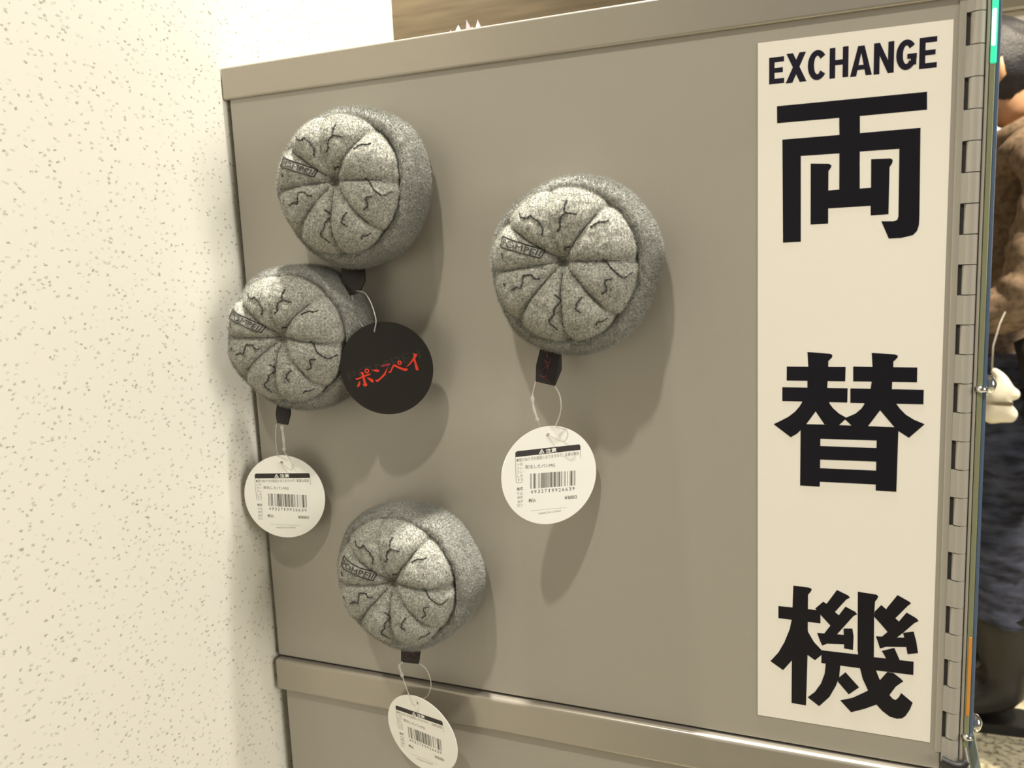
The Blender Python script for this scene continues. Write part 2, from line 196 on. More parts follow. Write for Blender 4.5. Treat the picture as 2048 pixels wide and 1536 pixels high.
# speckled laminate
m = M['wall'] = mat('speckled_laminate', (0.84, 0.81, 0.715), 0.45)
t = nd(m, 'ShaderNodeTexCoord'); b = m.node_tree.nodes['Principled BSDF']
base = nd(m, 'ShaderNodeRGB'); base.outputs[0].default_value = (0.84, 0.81, 0.715, 1); cur = base.outputs[0]
for sc_, thr, lo, colr, sd, keep in ((190, 0.30, 0.14, (0.43, 0.41, 0.345), 0, 0.44), (330, 0.33, 0.15, (0.36, 0.34, 0.285), 3.7, 0.42), (95, 0.22, 0.10, (0.48, 0.46, 0.39), 9.1, 0.24)):
    nz = nd(m, 'ShaderNodeTexNoise'); nz.inputs['Scale'].default_value = sc_*2.2; nz.inputs['Detail'].default_value = 2
    ad = nd(m, 'ShaderNodeVectorMath', operation='MULTIPLY_ADD'); ad.inputs[1].default_value = (0.9/sc_,)*3
    mp = nd(m, 'ShaderNodeMapping'); mp.inputs['Location'].default_value = (sd, sd, sd); mp.inputs['Scale'].default_value = (1, 0.75, 1.25)
    lk(m, t.outputs['Object'], nz.inputs['Vector']); lk(m, nz.outputs['Color'], ad.inputs[0]); lk(m, t.outputs['Object'], ad.inputs[2]); lk(m, ad.outputs[0], mp.inputs['Vector'])
    vo = nd(m, 'ShaderNodeTexVoronoi'); vo.inputs['Scale'].default_value = sc_; lk(m, mp.outputs[0], vo.inputs['Vector'])
    rp = nd(m, 'ShaderNodeMapRange'); rp.inputs['From Min'].default_value = thr; rp.inputs['From Max'].default_value = lo
    lk(m, vo.outputs['Distance'], rp.inputs['Value'])
    sp = nd(m, 'ShaderNodeSeparateColor'); lk(m, vo.outputs['Color'], sp.inputs[0])
    kp = nd(m, 'ShaderNodeMapRange'); kp.inputs['From Min'].default_value = keep; kp.inputs['From Max'].default_value = keep*0.2; lk(m, sp.outputs[0], kp.inputs['Value'])
    mu = nd(m, 'ShaderNodeMath', operation='MULTIPLY'); lk(m, rp.outputs[0], mu.inputs[0]); lk(m, kp.outputs[0], mu.inputs[1])
    mx = nd(m, 'ShaderNodeMix', data_type='RGBA'); lk(m, mu.outputs[0], mx.inputs[0]); lk(m, cur, mx.inputs[6]); mx.inputs[7].default_value = (*colr, 1); cur = mx.outputs[2]
lk(m, cur, b.inputs['Base Color'])
# ---------------------------------------------------------------- the room
XW = -0.0036
wl = link('wall_left', boxm((XW-0.06, -2.0, 0.0), (XW-0.0015, 0.2050, 3.7)), M['soffit']); tag(wl, kind='structure')
link('wall_panel', boxm((XW-0.0015, -2.0, 0.0), (XW, 0.1361, 3.7)), M['wall'], wl)
link('wall_panel', boxm((XW-0.0015, 0.1366, 0.0), (XW, 0.2055, 3.7)), M['wall'], wl)
tag(link('wall_back', boxm((-2.6, 2.7, 0.0), (3.2, 2.78, 3.7)), M['wood']), kind='structure')
tag(link('wall_far_left', boxm((-2.66, 0.2, 0.0), (-2.6, 2.78, 3.7)), M['wood']), kind='structure')
tag(link('floor', boxm((-2.6, -2.4, -0.05), (3.2, 2.78, 0.0)), M['floor']), kind='structure')
tag(link('ceiling', boxm((-2.6, -2.4, 3.7), (3.2, 2.78, 3.75)), M['ceil']), kind='structure')
so = link('trim_1', boxm((0.45, 2.42, 1.672), (2.6, 2.699, 3.7), 0.004), M['soffit']); tag(so, kind='structure')
so2 = link('trim_2', boxm((0.45, 2.46, 1.655), (2.6, 2.699, 1.671), 0.003), M['ceil']); tag(so2, kind='structure')
lp = empty('light_panel', (1.3, 2.69, 0.95)); tag(lp, 'bright white lit panel behind the person in the brown coat', 'light panel')
link('lit_face', boxm((-0.72, -0.01, -0.05), (0.9, 0.0, 0.70)), emit('lit_panel', (1.0, 0.98, 0.93), 3.0), lp)
link('frame', boxm((-0.73, -0.006, -0.06), (0.91, 0.009, 0.704)), M['soffit'], lp)
# ---------------------------------------------------------------- exchange machine
mc = empty('exchange_machine', (0, 0, 0.80)); tag(mc, 'grey painted steel money exchange machine with four round plush magnets on its side', 'machine')
def at(o, z=0.80):
    o.data.transform(Matrix.Translation((0, 0, -z))); return o
BY = 0.46
at(link('side_panel', boxm((0, 0, 0.7990), (0.3872, BY, 1.1500), 0.0008, 2), M['metal'], mc, True))
at(link('side_fold', boxm((0.3850, -0.0006, 0.8080), (0.3878, 0.004, 1.1480), 0.0005, 2), M['metal'], mc, True))
at(link('lid', boxm((-0.0033, -0.0022, 1.1487), (0.3925, BY+0.003, 1.1672), 0.0014, 4), M['trim'], mc, True))
hg = at(link('hinge', boxm((0.3870, 0.0003, 0.8075), (0.3918, 0.004, 1.1480)), M['metal_in'], mc))
tag(hg, 'long piano hinge')
P = 0.01303
kz0 = 1.1422-P*26
def knuckle(z0, z1, proud):
    V, Fc = [], []; n = 20; cx, cy, R = 0.39215, 0.0006, 0.0029
    rows = [(z0+.0002, R), (z1-.0002, R)]
    for z, rr in rows:
        for k in range(n): a = 2*math.pi*k/n; V.append((cx+rr*math.cos(a), cy+rr*math.sin(a), z))
    for i in range(1):
        for k in range(n): Fc.append((i*n+k, i*n+(k+1) % n, (i+1)*n+(k+1) % n, (i+1)*n+k))
    Fc += [tuple(range(n))[::-1], tuple(range(n, 2*n))]
    V1, F1 = V, Fc
    if not proud:   # leaf that runs back onto the cabinet side
        bx = [(0.3877, -0.0012, z0+.0002), (0.3922, -0.0012, z0+.0002), (0.3922, 0.002, z0+.0002), (0.3877, 0.002, z0+.0002)]
        V2 = bx+[(x, y, z1-.0002) for x, y, z in bx]; V2[0] = (0.3877, -0.0004, z0+.0002); V2[4] = (0.3877, -0.0004, z1-.0002)
        V2[1] = (0.3916, -0.0022, z0+.0002); V2[5] = (0.3916, -0.0022, z1-.0002)
        V1, F1 = merge([(V, Fc), (V2, [(0, 3, 2, 1), (4, 5, 6, 7), (0, 1, 5, 4), (1, 2, 6, 5), (2, 3, 7, 6), (3, 0, 4, 7)])])
    me = pyd(V1, F1); nv = []
    for v in me.vertices:
        c_ = Vector((v.co.x-cx, v.co.y-cy, 0)) if v.index < 2*n else Vector((-0.12, -1, 0)); nv.append(c_.normalized())
    me.shade_smooth(); me.normals_split_custom_set_from_vertices(nv); return me
for i in range(27):
    z0 = kz0+P*i
    at(link('knuckle', knuckle(z0, min(z0+P, 1.148), i % 2 == 1), M['hinge'], hg))
dr = at(link('front_door', boxm((0.3953, -0.0008, 0.8060), (0.3966, BY-0.01, 1.165), 0.0004), M['hinge'], mc, True))
M['acr'] = mat('acrylic_edge_green', (0.34, 0.35, 0.20), 0.15, 0.0, Transmission_Weight=0.35, IOR=1.49)
M['acrb'] = mat('acrylic_film_blue', (0.11, 0.16, 0.25), 0.2, 0.0, Transmission_Weight=0.2)
ac = at(link('acrylic_sheet', boxm((0.3968, -0.0010, 0.8130), (0.3990, 0.43, 1.165), 0.0005, 3), M['acr'], mc, True)); tag(ac, 'green-edged clear acrylic front sheet')
fb = at(link('acrylic_film', boxm((0.3991, -0.0002, 0.8130), (0.4006, 0.43, 1.165), 0.0003, 2), M['acrb'], mc, True)); tag(fb, 'blue-tinted acrylic layer')
lm = at(link('edge_glint', boxm((0.3969, -0.0015, 1.1205), (0.3993, 0.0006, 1.1480), 0.0008, 3), emit('green_glow', (0.03, 0.70, 0.36), 1.3), ac, True)); tag(lm, 'green glint on the acrylic edge, modelled as a glowing block')  # no lamp: emissive block imitating a green light glint on the acrylic edge
at(link('glint_core', boxm((0.3971, -0.0019, 1.1275), (0.3986, 0.0006, 1.1425), 0.0007, 3), emit('white_glow', (0.7, 1.0, 0.9), 5.0), ac, True))  # white-hot centre of the same imitated glint
st = at(link('orange_reflection', boxm((0.3974, -0.0013, 0.829), (0.3988, 0.0004, 0.868), 0.0003, 2), mat('reflection_orange', (0.62, 0.25, 0.035), 0.4), ac)); tag(st, 'orange strip painting a reflection in the acrylic edge')  # orange screen reflection in the edge, put in as a coloured strip
chrome = mat('polished_steel', (0.8, 0.8, 0.78), 0.12, 1.0)
for z in (0.9835, 0.8185):
    V, Fc = tube([(0.4006, 0.014, z), (0.4040, 0.014, z), (0.4052, 0.014, z), (0.4060, 0.014, z)], [0.0042, 0.0042, 0.003, 0.0008], 16)
    V2, F2 = tube([(0.3966, 0.0, z), (0.3985, -0.0015, z), (0.4005, -0.0012, z)], [0.0016, 0.0018, 0.0010], 12)
    tag(at(link('bolt', pyd(*merge([(V, Fc), (V2, F2)])), chrome, mc, True)), 'polished steel standoff bolt')
V, Fc = tube(smooth_line([(0.3880, -0.0022, 0.8058), (0.3905, -0.0028, 0.8052), (0.3935, -0.0032, 0.8046), (0.3965, -0.0030, 0.8050), (0.3984, -0.0022, 0.8070)], 5), 0.0016, 10)
tag(at(link('hinge_stop', pyd(V, Fc), mat('black_rubber', (0.012, 0.011, 0.010), 0.6), mc, True)), 'black rubber stop under the hinge')
# sign: white strip with printed lettering, in millimetres from its lower left corner
SX, SZ = 0.3034, 0.8121
fs = lambda x, y, d: (SX+x/1000, -d, SZ+y/1000)
sg = at(link('sign_sticker', pyd(*prism([(0, 0), (79.4, 0.3), (79.5, 328.3), (0, 329.1)], 0, 0.00035, fs)), M['white'], mc)); tag(sg, 'white vertical sign sticker with black lettering')
def glyph(name, polys, m): return at(link(name, pyd(*merge([prism(p, 0.00035, 0.00042+0.000004*i, fs) for i, p in enumerate(polys)])), m, sg))
for nm, pl in (('ryo', RYO), ('tai', TAI), ('ki', KI)): glyph('lettering', pl, M['ink'])
def ring(cx, cy, rx, ry, a0, a1, tx, ty, n=28):
    o = [(cx+rx*math.cos(a0+(a1-a0)*i/n), cy+ry*math.sin(a0+(a1-a0)*i/n)) for i in range(n+1)]
    q = [(cx+(rx-tx)*math.cos(a0+(a1-a0)*i/n), cy+(ry-ty)*math.sin(a0+(a1-a0)*i/n)) for i in range(n+1)]
    return o, q
def letter(ch, x0, x1, y0, y1):
    W, H = x1-x0, y1-y0; s = 2.35; out = []; R = lambda a, b, c, d: out.append([(x0+a, y0+b), (x0+c, y0+b), (x0+c, y0+d), (x0+a, y0+d)])
    Q = lambda *p: out.append([(x0+a, y0+b) for a, b in p])
    if ch == 'E': R(0, 0, s, H); R(s, 0, W, 2.2); R(s, H-2.2, W-.1, H); R(s, H/2-1.0, W-.6, H/2+1.1)
    if ch == 'X': Q((0, 0), (2.9, 0), (W-.3, H), (W-3.1, H)); Q((W-2.9, 0), (W, 0), (3.1, H), (.3, H))
    if ch == 'H': R(0, 0, s, H); R(W-s, 0, W, H); R(s, H/2-1.0, W-s, H/2+1.2)
    if ch == 'A': Q((0, 0), (2.5, 0), (W/2+.1, H*.80), (W/2+1.3, H), (W/2-1.3, H)); Q((W-2.5, 0), (W, 0), (W/2+1.3, H), (W/2-1.3, H), (W/2-.1, H*.8)); Q((2.3, 2.6), (W-2.3, 2.6), (W-3.0, 4.6), (3.0, 4.6))
    if ch == 'N': R(0, 0, s, H); R(W-s, 0, W, H); Q((s, H), (0, H), (W-s, 0), (W, 0))
    if ch in 'CG':
        o, q = ring(W/2, H/2, W/2, H/2, math.radians(38), math.radians(322), 2.6, 2.45)
        for i in range(len(o)-1): out.append([(x0+a, y0+b) for a, b in (o[i], o[i+1], q[i+1], q[i])])
        if ch == 'G': R(W-s, 1.9, W-.15, H*.52); R(W*.54, H*.52-2.0, W, H*.52)
    return out
for ch, a, b_, c, d in EXC: glyph('lettering', [[p for p in q] for q in letter(ch, a, b_, c, d)], M['navy'])
# ---------------------------------------------------------------- stand under the machine
sd = empty('machine_stand', (0, 0, 0)); tag(sd, 'grey steel stand cabinet below the exchange machine, with a rounded top rim', 'cabinet')
link('cabinet_body', boxm((0.0032, 0.0, 0.02), (0.400, BY, 0.780), 0.001), M['metal'], sd, True)
link('top_rim', boxm((-0.0008, -0.0042, 0.7765), (0.402, BY+0.002, 0.7978), 0.0024, 5), M['trim'], sd, True)
link('shadow_gap', boxm((0.003, 0.0012, 0.7970), (0.386, BY-0.003, 0.7995)), M['metal_in'], sd)
link('foot_plinth', boxm((0.015, 0.012, 0.0), (0.39, BY-0.012, 0.03)), M['metal_in'], sd)
M['clear'] = mat('clear_acrylic', (0.75, 0.85, 0.80), 0.08, 0.0, Transmission_Weight=0.8, IOR=1.49)
lg = link('front_sheet', boxm((0.4022, -0.0020, 0.45), (0.4062, 0.42, 0.797), 0.0006), M['clear'], sd, True); tag(lg, 'clear acrylic lower sheet')
# ---------------------------------------------------------------- round plush magnets
def chaikin(pts, n=3):
    for _ in range(n):
        q = [pts[0]]
        for a, b in zip(pts[:-1], pts[1:]): q += [tuple(.75*a[i]+.25*b[i] for i in (0, 1)), tuple(.25*a[i]+.75*b[i] for i in (0, 1))]
        pts = q+[pts[-1]]
    return np.array(pts)
BASE = chaikin([(0, .6), (30, .4), (38.8, .6), (42.3, 5), (43.7, 12), (43.4, 20), (41.3, 25.5), (39, 27.5), (35.5, 25.6), (34, 22.5), (32.5, 20)])
CROWN = chaikin([(33.2, 20), (35, 23.5), (36.2, 27.5), (35.6, 32.5), (32.0, 37.0), (26, 40.2), (18, 41.6), (10, 40.6), (5, 37.5), (2.2, 33.5), (0, 32.2)])
SEAM = np.radians(np.array(SEAMS)); SEAMW = np.array([1.0, 0.85, 0.65, 0.95, 1.0, 0.9, 0.4, 1.0])
def resample(c, n):
    d = np.r_[0, np.cumsum(np.hypot(*np.diff(c, axis=0).T))]; t = np.linspace(0, d[-1], n)
    return np.interp(t, d, c[:, 0]), np.interp(t, d, c[:, 1])
def surf(kind, seed, sx, sz, rollang):
    rng = random.Random(seed); nth = 300
    r_, w_ = resample(BASE if kind == 'brim' else CROWN, 46 if kind == 'brim' else 84)
    th = np.linspace(0, 2*np.pi, nth, endpoint=False)
    TH, Rr = np.meshgrid(th, r_); _, W = np.meshgrid(th, w_)
    ph = [rng.uniform(0, 6.28) for _ in range(6)]
    if kind == 'brim':
        wob = 0.8*np.sin(2*TH+ph[0])+0.7*np.sin(3*TH+ph[1])+0.45*np.sin(5*TH+ph[2])+.3*np.sin(8*TH+ph[3])
        f = np.clip((Rr-20)/22, 0, 1); Rr = Rr+wob*f; W = W+0.9*np.sin(2*TH+ph[4])*f*(W > 8)+.6*np.sin(4*TH+ph[5])*f*(W > 8)
        cu, cv = 0.0, 0.0
    else:
        D = np.abs((TH[..., None]-SEAM+np.pi) % (2*np.pi)-np.pi); dm = D.min(-1)
        wt = SEAMW[D.argmin(-1)]; so_ = np.sort(SEAM % (2*np.pi)); k = np.searchsorted(so_, th) % 8; hi = so_[k]; lo = so_[k-1]
        gap = (hi-lo) % (2*np.pi); fr = ((th-lo) % (2*np.pi))/gap; pil = np.sin(np.pi*fr)[None, :]*np.ones_like(TH); pil = 1-(1-pil)*wt
        dist = Rr*np.sin(np.minimum(dm, np.pi/2)); s = np.clip((Rr-1)/9, 0, 1)
        g = np.exp(-(dist/1.25)**1.1)+0.75*np.exp(-(dist/3.4)**2); g = g*wt; topness = np.clip((W-21)/9, 0, 1)
        W = W-1.75*g*s*topness+2.2*(pil**0.8)*(Rr/36)*topness*np.clip((38-Rr)/10, 0.25, 1)-0.6
        rim = np.clip((Rr-24)/12, 0, 1)*topness
        Rr = Rr+rim*(1.15*pil-1.1*np.exp(-(dist/2.2)**2))
        cu, cv = -0.7, 0.6
    U = Rr*np.cos(TH); V = Rr*np.sin(TH)
    if kind != 'brim':
        q = np.clip(1-np.hypot(U, V)/30, 0, 1)
        U = U+1.9*q+cu; V = V+1.9*q+cv
    out = np.stack([U, W, V], -1).reshape(-1, 3)
    for i in range(len(out)):   # soft lumps
        p = Vector((out[i][0], out[i][1], out[i][2]))
        n1 = noise.noise(p*0.10+Vector((seed*7.1, 0, 0))); n2 = noise.noise(p*0.33+Vector((0, seed*3.3, 5)))
        k_ = min(1, max(0, (out[i][1]-2)/6))
        out[i][1] += (1.1*n1+0.55*n2)*k_; out[i][0] += 0.5*noise.noise(p*0.2+Vector((9, 0, seed)))*k_
    c, s_ = math.cos(rollang), math.sin(rollang)
    U = (out[:, 0]*c-out[:, 2]*s_)*sx; V = (out[:, 0]*s_+out[:, 2]*c)*sz
    co = np.stack([U, -out[:, 1], V], -1)/1000
    nr = len(r_); Fc = []
    for i in range(nr-1):
        for j in range(nth):
            a = i*nth+j; b2 = i*nth+(j+1) % nth; Fc.append((a, b2, b2+nth, a+nth))
    return co, Fc
def furmesh(co, Fc, seed, n, length, width, wmin):
    """the pile: short blades rooted all over the cloth, joined with it"""
    rs = np.random.RandomState(seed); Fa = np.array(Fc); A, B_, C_ = co[Fa[:, 0]], co[Fa[:, 1]], co[Fa[:, 3]]
    nrm = np.cross(B_-A, C_-A); ar = np.linalg.norm(nrm, axis=1); cen = (A+co[Fa[:, 2]])/2
    out_ = np.einsum('ij,ij->i', nrm, cen-np.array([0, -0.018, 0])); sgn = np.where(out_ < 0, -1.0, 1.0)
    ar2 = ar*((-cen[:, 1]) > wmin); pick = rs.choice(len(Fa), n, p=ar2/ar2.sum())
    nn = nrm[pick]/np.maximum(ar[pick], 1e-12)[:, None]*np.sign(sgn[pick])[:, None]
    s, t_ = rs.rand(n, 1), rs.rand(n, 1); root = A[pick]+(B_-A)[pick]*s+(C_-A)[pick]*t_
    flow = np.stack([np.sin(root[:, 2]*150+root[:, 0]*90)*.5, np.zeros(n), -0.35+0.5*np.cos(root[:, 0]*140-root[:, 2]*60)], -1)
    d = nn*0.75+flow*0.6+rs.normal(0, .38, (n, 3)); d /= np.linalg.norm(d, axis=1)[:, None]
    L = length*(0.55+0.75*rs.rand(n, 1)); side = np.cross(d, rs.normal(0, 1, (n, 3))); side /= np.linalg.norm(side, axis=1)[:, None]
    root = root-nn*0.0001
    V = np.concatenate([co, (root-side*width/2), (root+side*width/2), root+d*L]); b0 = len(co)
    me = bpy.data.meshes.new('m'); nq, nt = len(Fa), n
    me.vertices.add(len(V)); me.vertices.foreach_set('co', V.ravel())
    idx = np.concatenate([Fa.ravel(), np.stack([np.arange(n)+b0, np.arange(n)+b0+n, np.arange(n)+b0+2*n], -1).ravel()])
    me.loops.add(len(idx)); me.loops.foreach_set('vertex_index', idx.astype(np.int32)); me.polygons.add(nq+nt)
    me.polygons.foreach_set('loop_start', np.concatenate([np.arange(nq)*4, nq*4+np.arange(nt)*3]).astype(np.int32))
    me.update(calc_edges=True); me.validate(); return me
def plush_magnet(cx, cz, seed, sx, sz, roll_, label, lift_):
    t = empty('plush_magnet', (cx, -lift_, cz)); tag(t, label, 'magnet')
    co, Fc = surf('brim', seed, sx, sz, roll_); link('brim', furmesh(co, Fc, seed, 70000, 0.00185, 0.00017, 0.001), M['brim'], t, True)
    co, Fc = surf('crown', seed, sx, sz, roll_); link('crown', furmesh(co, Fc, seed+50, 70000, 0.00115, 0.00016, 0.018), M['crown'], t, True)
    bvh = BVHTree.FromPolygons([Vector(c) for c in co], Fc)
    c, s = math.cos(roll_), math.sin(roll_)
    def hit(u, v, up_=0.0):
        x, z = (u*c-v*s)*sx/1000, (u*s+v*c)*sz/1000
        h = bvh.ray_cast(Vector((x, -0.08, z)), Vector((0, 1, 0)))
        return Vector((x, (h[0].y if h[0] else -0.03)-up_, z))
    def stitch(pl, rad, step=0.5, jag=0.0, closed=False):
        pts = []; q = pl+([pl[0]] if closed else [])
        for a, b in zip(q[:-1], q[1:]):
            n = max(2, int(math.hypot(b[0]-a[0], b[1]-a[1])/step))
            for i in range(n): f_ = i/n; pts.append(hit(a[0]+(b[0]-a[0])*f_, a[1]+(b[1]-a[1])*f_, 0.00042))
        if not closed: pts.append(hit(*q[-1], 0.00042))
        n = len(pts); rr = [rad*(0.45 if i in (0, n-1) else 0.8+.35*math.sin(i*2.1)) for i in range(n)]
        return tube(pts, rr if not closed else rad, 5, closed)
    link('crack_stitching', pyd(*merge([stitch(p, 0.00046, 0.6) for p in CRACKS])), M['thread'], t, True)
    bx = [Vector(p) for p in BOX]; parts = [stitch([tuple(p) for p in bx], 0.00032, 0.5, closed=True)]
    T2 = text2d('POMPEII', 0.045, 0.17, 0.91, 0.66, 0.0)
    V = []
    for x, y in T2[0]:
        p = (bx[3]*(1-x)+bx[2]*x)*(1-y)+(bx[0]*(1-x)+bx[1]*x)*y; V.append(hit(p.x, p.y, 0.00062))
    parts.append((V, T2[1]))
    link('name_patch', pyd(*merge(parts)), M['thread'], t)
    # puckered seams: a sunk dark thread along each score line
    sm = []
    for a, wt_ in zip(SEAM, SEAMW):
        if wt_ < 0.5: continue
        pl = [(1.0+rr*math.cos(a), 1.3+rr*math.sin(a)) for rr in np.linspace(5, 30, 24)]
        pl = [((x-1.0)+2.2*max(0, 1-rr/30)-.7, (y-1.3)+1.9*max(0, 1-rr/30)+.6) for (x, y), rr in zip(pl, np.linspace(5, 30, 24))]
        sm.append(tube([hit(x, y, -0.0001) for x, y in pl], 0.00035, 5))
    link('score_seam', pyd(*merge(sm)), M['thread'], t, True)
    return t
mags = {}
for key, cx, cz, seed, sx, sz, rl, lb in (
    ('K', 0.0921, 1.0906, 1, 0.985, 0.98, -0.04, 'grey plush bread roll magnet, highest of the four, above the black round tag'),
    ('R', 0.2170, 1.0441, 2, 0.975, 0.99, 0.0, 'grey plush bread roll magnet nearest the white sign strip, well apart from the others'),
    ('L', 0.0494, 1.0087, 3, 1.045, 0.965, -0.12, 'grey plush bread roll magnet partly behind the black round tag, by the speckled wall'),
    ('B', 0.1112, 0.8722, 4, 0.975, 0.985, 0.0, 'grey plush bread roll magnet, lowest of the four, just above the stand rim')):
    mags[key] = plush_magnet(cx, cz, seed, sx, sz, rl, lb, 0.0)
def ribbon(key, red=None):
    mg = mags[key]; P3 = [Vector(p)-mg.location for p in RIB[key]]; bk = Vector((0, 0.0013, 0)); n = len(P3)
    V = P3+[p+bk for p in P3]; Fc = [tuple(range(n)), tuple(range(n, 2*n))[::-1]]+[(i, n+i, n+(i+1) % n, (i+1) % n) for i in range(n)]
    o = link('ribbon_loop', pyd(V, Fc), M['ribbon'], mg); tag(o, 'dark woven ribbon loop')
    if red: link('ribbon_lettering', pyd(*merge([tube([Vector(q)-mg.location for q in l], 0.00022, 5) for l in red])), M['ribred'], o)
for k in 'RLKB': ribbon(k, {'R': RIBRED, 'B': RIBREDB}.get(k))
# ---------------------------------------------------------------- tags
B0 = Matrix(((1, 0, 0), (0, 0, -1), (0, 1, 0)))
def rotv(v):
    v = Vector(v); return Matrix.Rotation(v.length, 3, v.normalized()) if v.length > 1e-6 else Matrix.Identity(3)
fl = lambda x, y, d: (x/1000, y/1000, d)
def disc(r_, hx, hy, hr, th):
    c = bpy.data.curves.new('c', 'CURVE'); c.dimensions = '2D'; c.fill_mode = 'BOTH'; c.extrude = th/2; c.bevel_depth = 0.00006
    for cx, cy, rr, n in ((0, 0, r_, 96), (hx, hy, hr, 24)):
        sp = c.splines.new('POLY'); sp.points.add(n-1); sp.use_cyclic_u = True
        for i in range(n): a = 2*math.pi*i/n; sp.points[i].co = ((cx+rr*math.cos(a))/1000, (cy+rr*math.sin(a))/1000, 0, 1)
    o = bpy.data.objects.new('c', c); COL.objects.link(o); me = bpy.data.meshes.new_from_object(o); bpy.data.objects.remove(o); bpy.data.curves.remove(c)
    return me
def rect(x0, y0, x1, y1): return ([(x0, y0), (x1, y0), (x1, y1), (x0, y1)], [(0, 1, 2, 3)])
def ean(code):
    Lc = '0001101 0011001 0010011 0111101 0100011 0110001 0101111 0111011 0110111 0001011'.split()
    G = [''.join('1' if c == '0' else '0' for c in x)[::-1] for x in Lc]; Rc = [''.join('1' if c == '0' else '0' for c in x) for x in Lc]
    par = 'LLLLLL LLGLGG LLGGLG LLGGGL LGLLGG LGGLLG LGGGLL LGLGLG LGLGGL LGGLGL'.split()[int(code[0])]
    return '101'+''.join((Lc if p == 'L' else G)[int(d)] for p, d in zip(par, code[1:7]))+'01010'+''.join(Rc[int(d)] for d in code[7:])+'101'
def seg(a, b, wd):
    (x0, y0), (x1, y1) = a, b; L = math.hypot(x1-x0, y1-y0); nx, ny = -(y1-y0)/L*wd/2, (x1-x0)/L*wd/2
    return ([(x0-nx, y0-ny), (x1-nx, y1-ny), (x1+nx, y1+ny), (x0+nx, y0+ny)], [(0, 1, 2, 3)])
def build_tag(key, tp, label, scale=1.0, black=False):
    t = empty('swing_tag', tp[:3]); t.rotation_mode = 'QUATERNION'; t.rotation_quaternion = (rotv(tp[3:6]) @ B0).to_quaternion(); t.scale = (scale,)*3
    tag(t, label, 'tag')
    h = (0.0, 21.3)
    link('card', disc(25.73, h[0], h[1], 0.95, 0.00045), M['cardblack'] if black else M['card'], t)
    z = 0.00034
    if black:
        link('lettering', pyd(*merge([prism(p, z-.00003, z+.00003+i*.000003, fl) for i, p in enumerate(RED)]+[
            (lambda o, q: ([fl(x, y, z) for x, y in o+q], [(i, i+1, len(o)+i+1, len(o)+i) for i in range(len(o)-1)]))(*ring(cx, cy, rr, rr, 0, 2*math.pi, .75, .75)) for (cx, cy), rr in zip(RINGS, (1.35, 1.25))])), M['red'], t)
        link('small_bar', pyd(*prism(PINK, z-.00003, z+.00002, fl)), M['pink'], t)
        a, b_ = FAINT; an = math.atan2(b_[1]-a[1], b_[0]-a[0]); L = math.hypot(b_[0]-a[0], b_[1]-a[1])
        tx = text2d('POMPEII', a[0], a[1], L, 5.2, -0.012, an); link('faint_lettering', pyd(*lift(tx, fl, z-.00004)), M['faint'], t)
    else:
        a = -0.0; G = []
        hd = [(-18.0, 11.6), (17.3, 11.6), (17.4, 13.7), (16.7, 14.6), (-17.0, 14.6), (-17.9, 13.9)]
        link('warning_band', pyd(*prism(hd, 0.0002, z-.00002, fl)), M['printblack'], t)
        wt = [text2d('注意', -1.7, 11.9, 5.9, 2.3, 0.025)]
        wt += [seg((-5.2, 12.0), (-3.85, 14.1), .4), seg((-3.85, 14.1), (-2.5, 12.0), .4), seg((-5.2, 12.15), (-2.5, 12.15), .4), seg((-3.85, 12.6), (-3.85, 13.4), .35)]
        link('warning_lettering', pyd(*merge([lift(g, fl, z+.00002) for g in wt])), M['card'], t)
        sl = math.tan(-0.047); an = -0.047; Y = lambda x, y: y+(x+10)*sl
        cd_ = ean('4932719926639'); x0, x1 = -10.4, 14.2; mw = (x1-x0)/len(cd_); br = []; i = 0
        while i < len(cd_):
            if cd_[i] == '1':
                j = i
                while j < len(cd_) and cd_[j] == '1': j += 1
                A, B2 = x0+i*mw, x0+j*mw-.03
                br.append(([(A-.3, Y(A, -5.8)), (B2-.3, Y(B2, -5.8)), (B2, Y(B2, 2.1)), (A, Y(A, 2.1))], [(0, 1, 2, 3)])); i = j
            else: i += 1
        link('barcode', pyd(*merge([lift(g, fl, z) for g in br])), M['print'], t)
        for i, c_ in enumerate('4932719926639'):
            X = -10.6+i*1.9; G.append(text2d(c_, X+(.3 if c_ == '1' else 0), Y(X, -8.45), 1.15 if c_ != '1' else .5, 1.85, 0.0, an))
        G += [text2d('炭化したパンMG', -13.1, 4.95, 16.2, 2.0, 0.0, an), text2d('税込', -12.0, -12.9, 4.0, 1.95, 0.012, an), text2d('¥880', 7.6, -13.8, 7.0, 1.95, 0.0, an)]
        G += [text2d('株式', -17.9, -6.0, 3.2, 1.8, 0.012)]
        link('print', pyd(*merge([lift(g, fl, z) for g in G])), M['print'], t)
        Hh = [text2d('●思わぬケガの原因となりますので、乱暴な取扱', -17.5, 9.0, 34.0, 1.9, 0.004)]
        for s_, y, x_ in (('いは', 7.0, -17.3), ('さい', 4.9, -17.4), ('さい', 2.9, -17.4), ('しま', .9, -17.5), ('する', -1.1, -17.4), ('〒25', -8.4, -17.9), ('神奈', -10.4, -17.9), ('金沢', -12.5, -17.9), ('ロン', -14.5, -18.0)):
            Hh.append(text2d(s_, x_, y, 3.0, 1.5, 0.0))
        Hh += [text2d('MADE IN CHINA', -6.7, -20.0, 12.3, 1.0, 0.0), seg((-11, -17.4), (9, -18.2), .12), seg((-18.0, 11.6), (-18.1, -1.2), .22), seg((-18.1, -1.2), (-17.4, -1.9), .22), seg((-17.4, -1.9), (-14.8, -1.8), .22), seg((17.3, 11.6), (17.4, 7.3), .22)]
        link('small_print', pyd(*merge([lift(g, fl, z) for g in Hh])), M['printlite'], t)
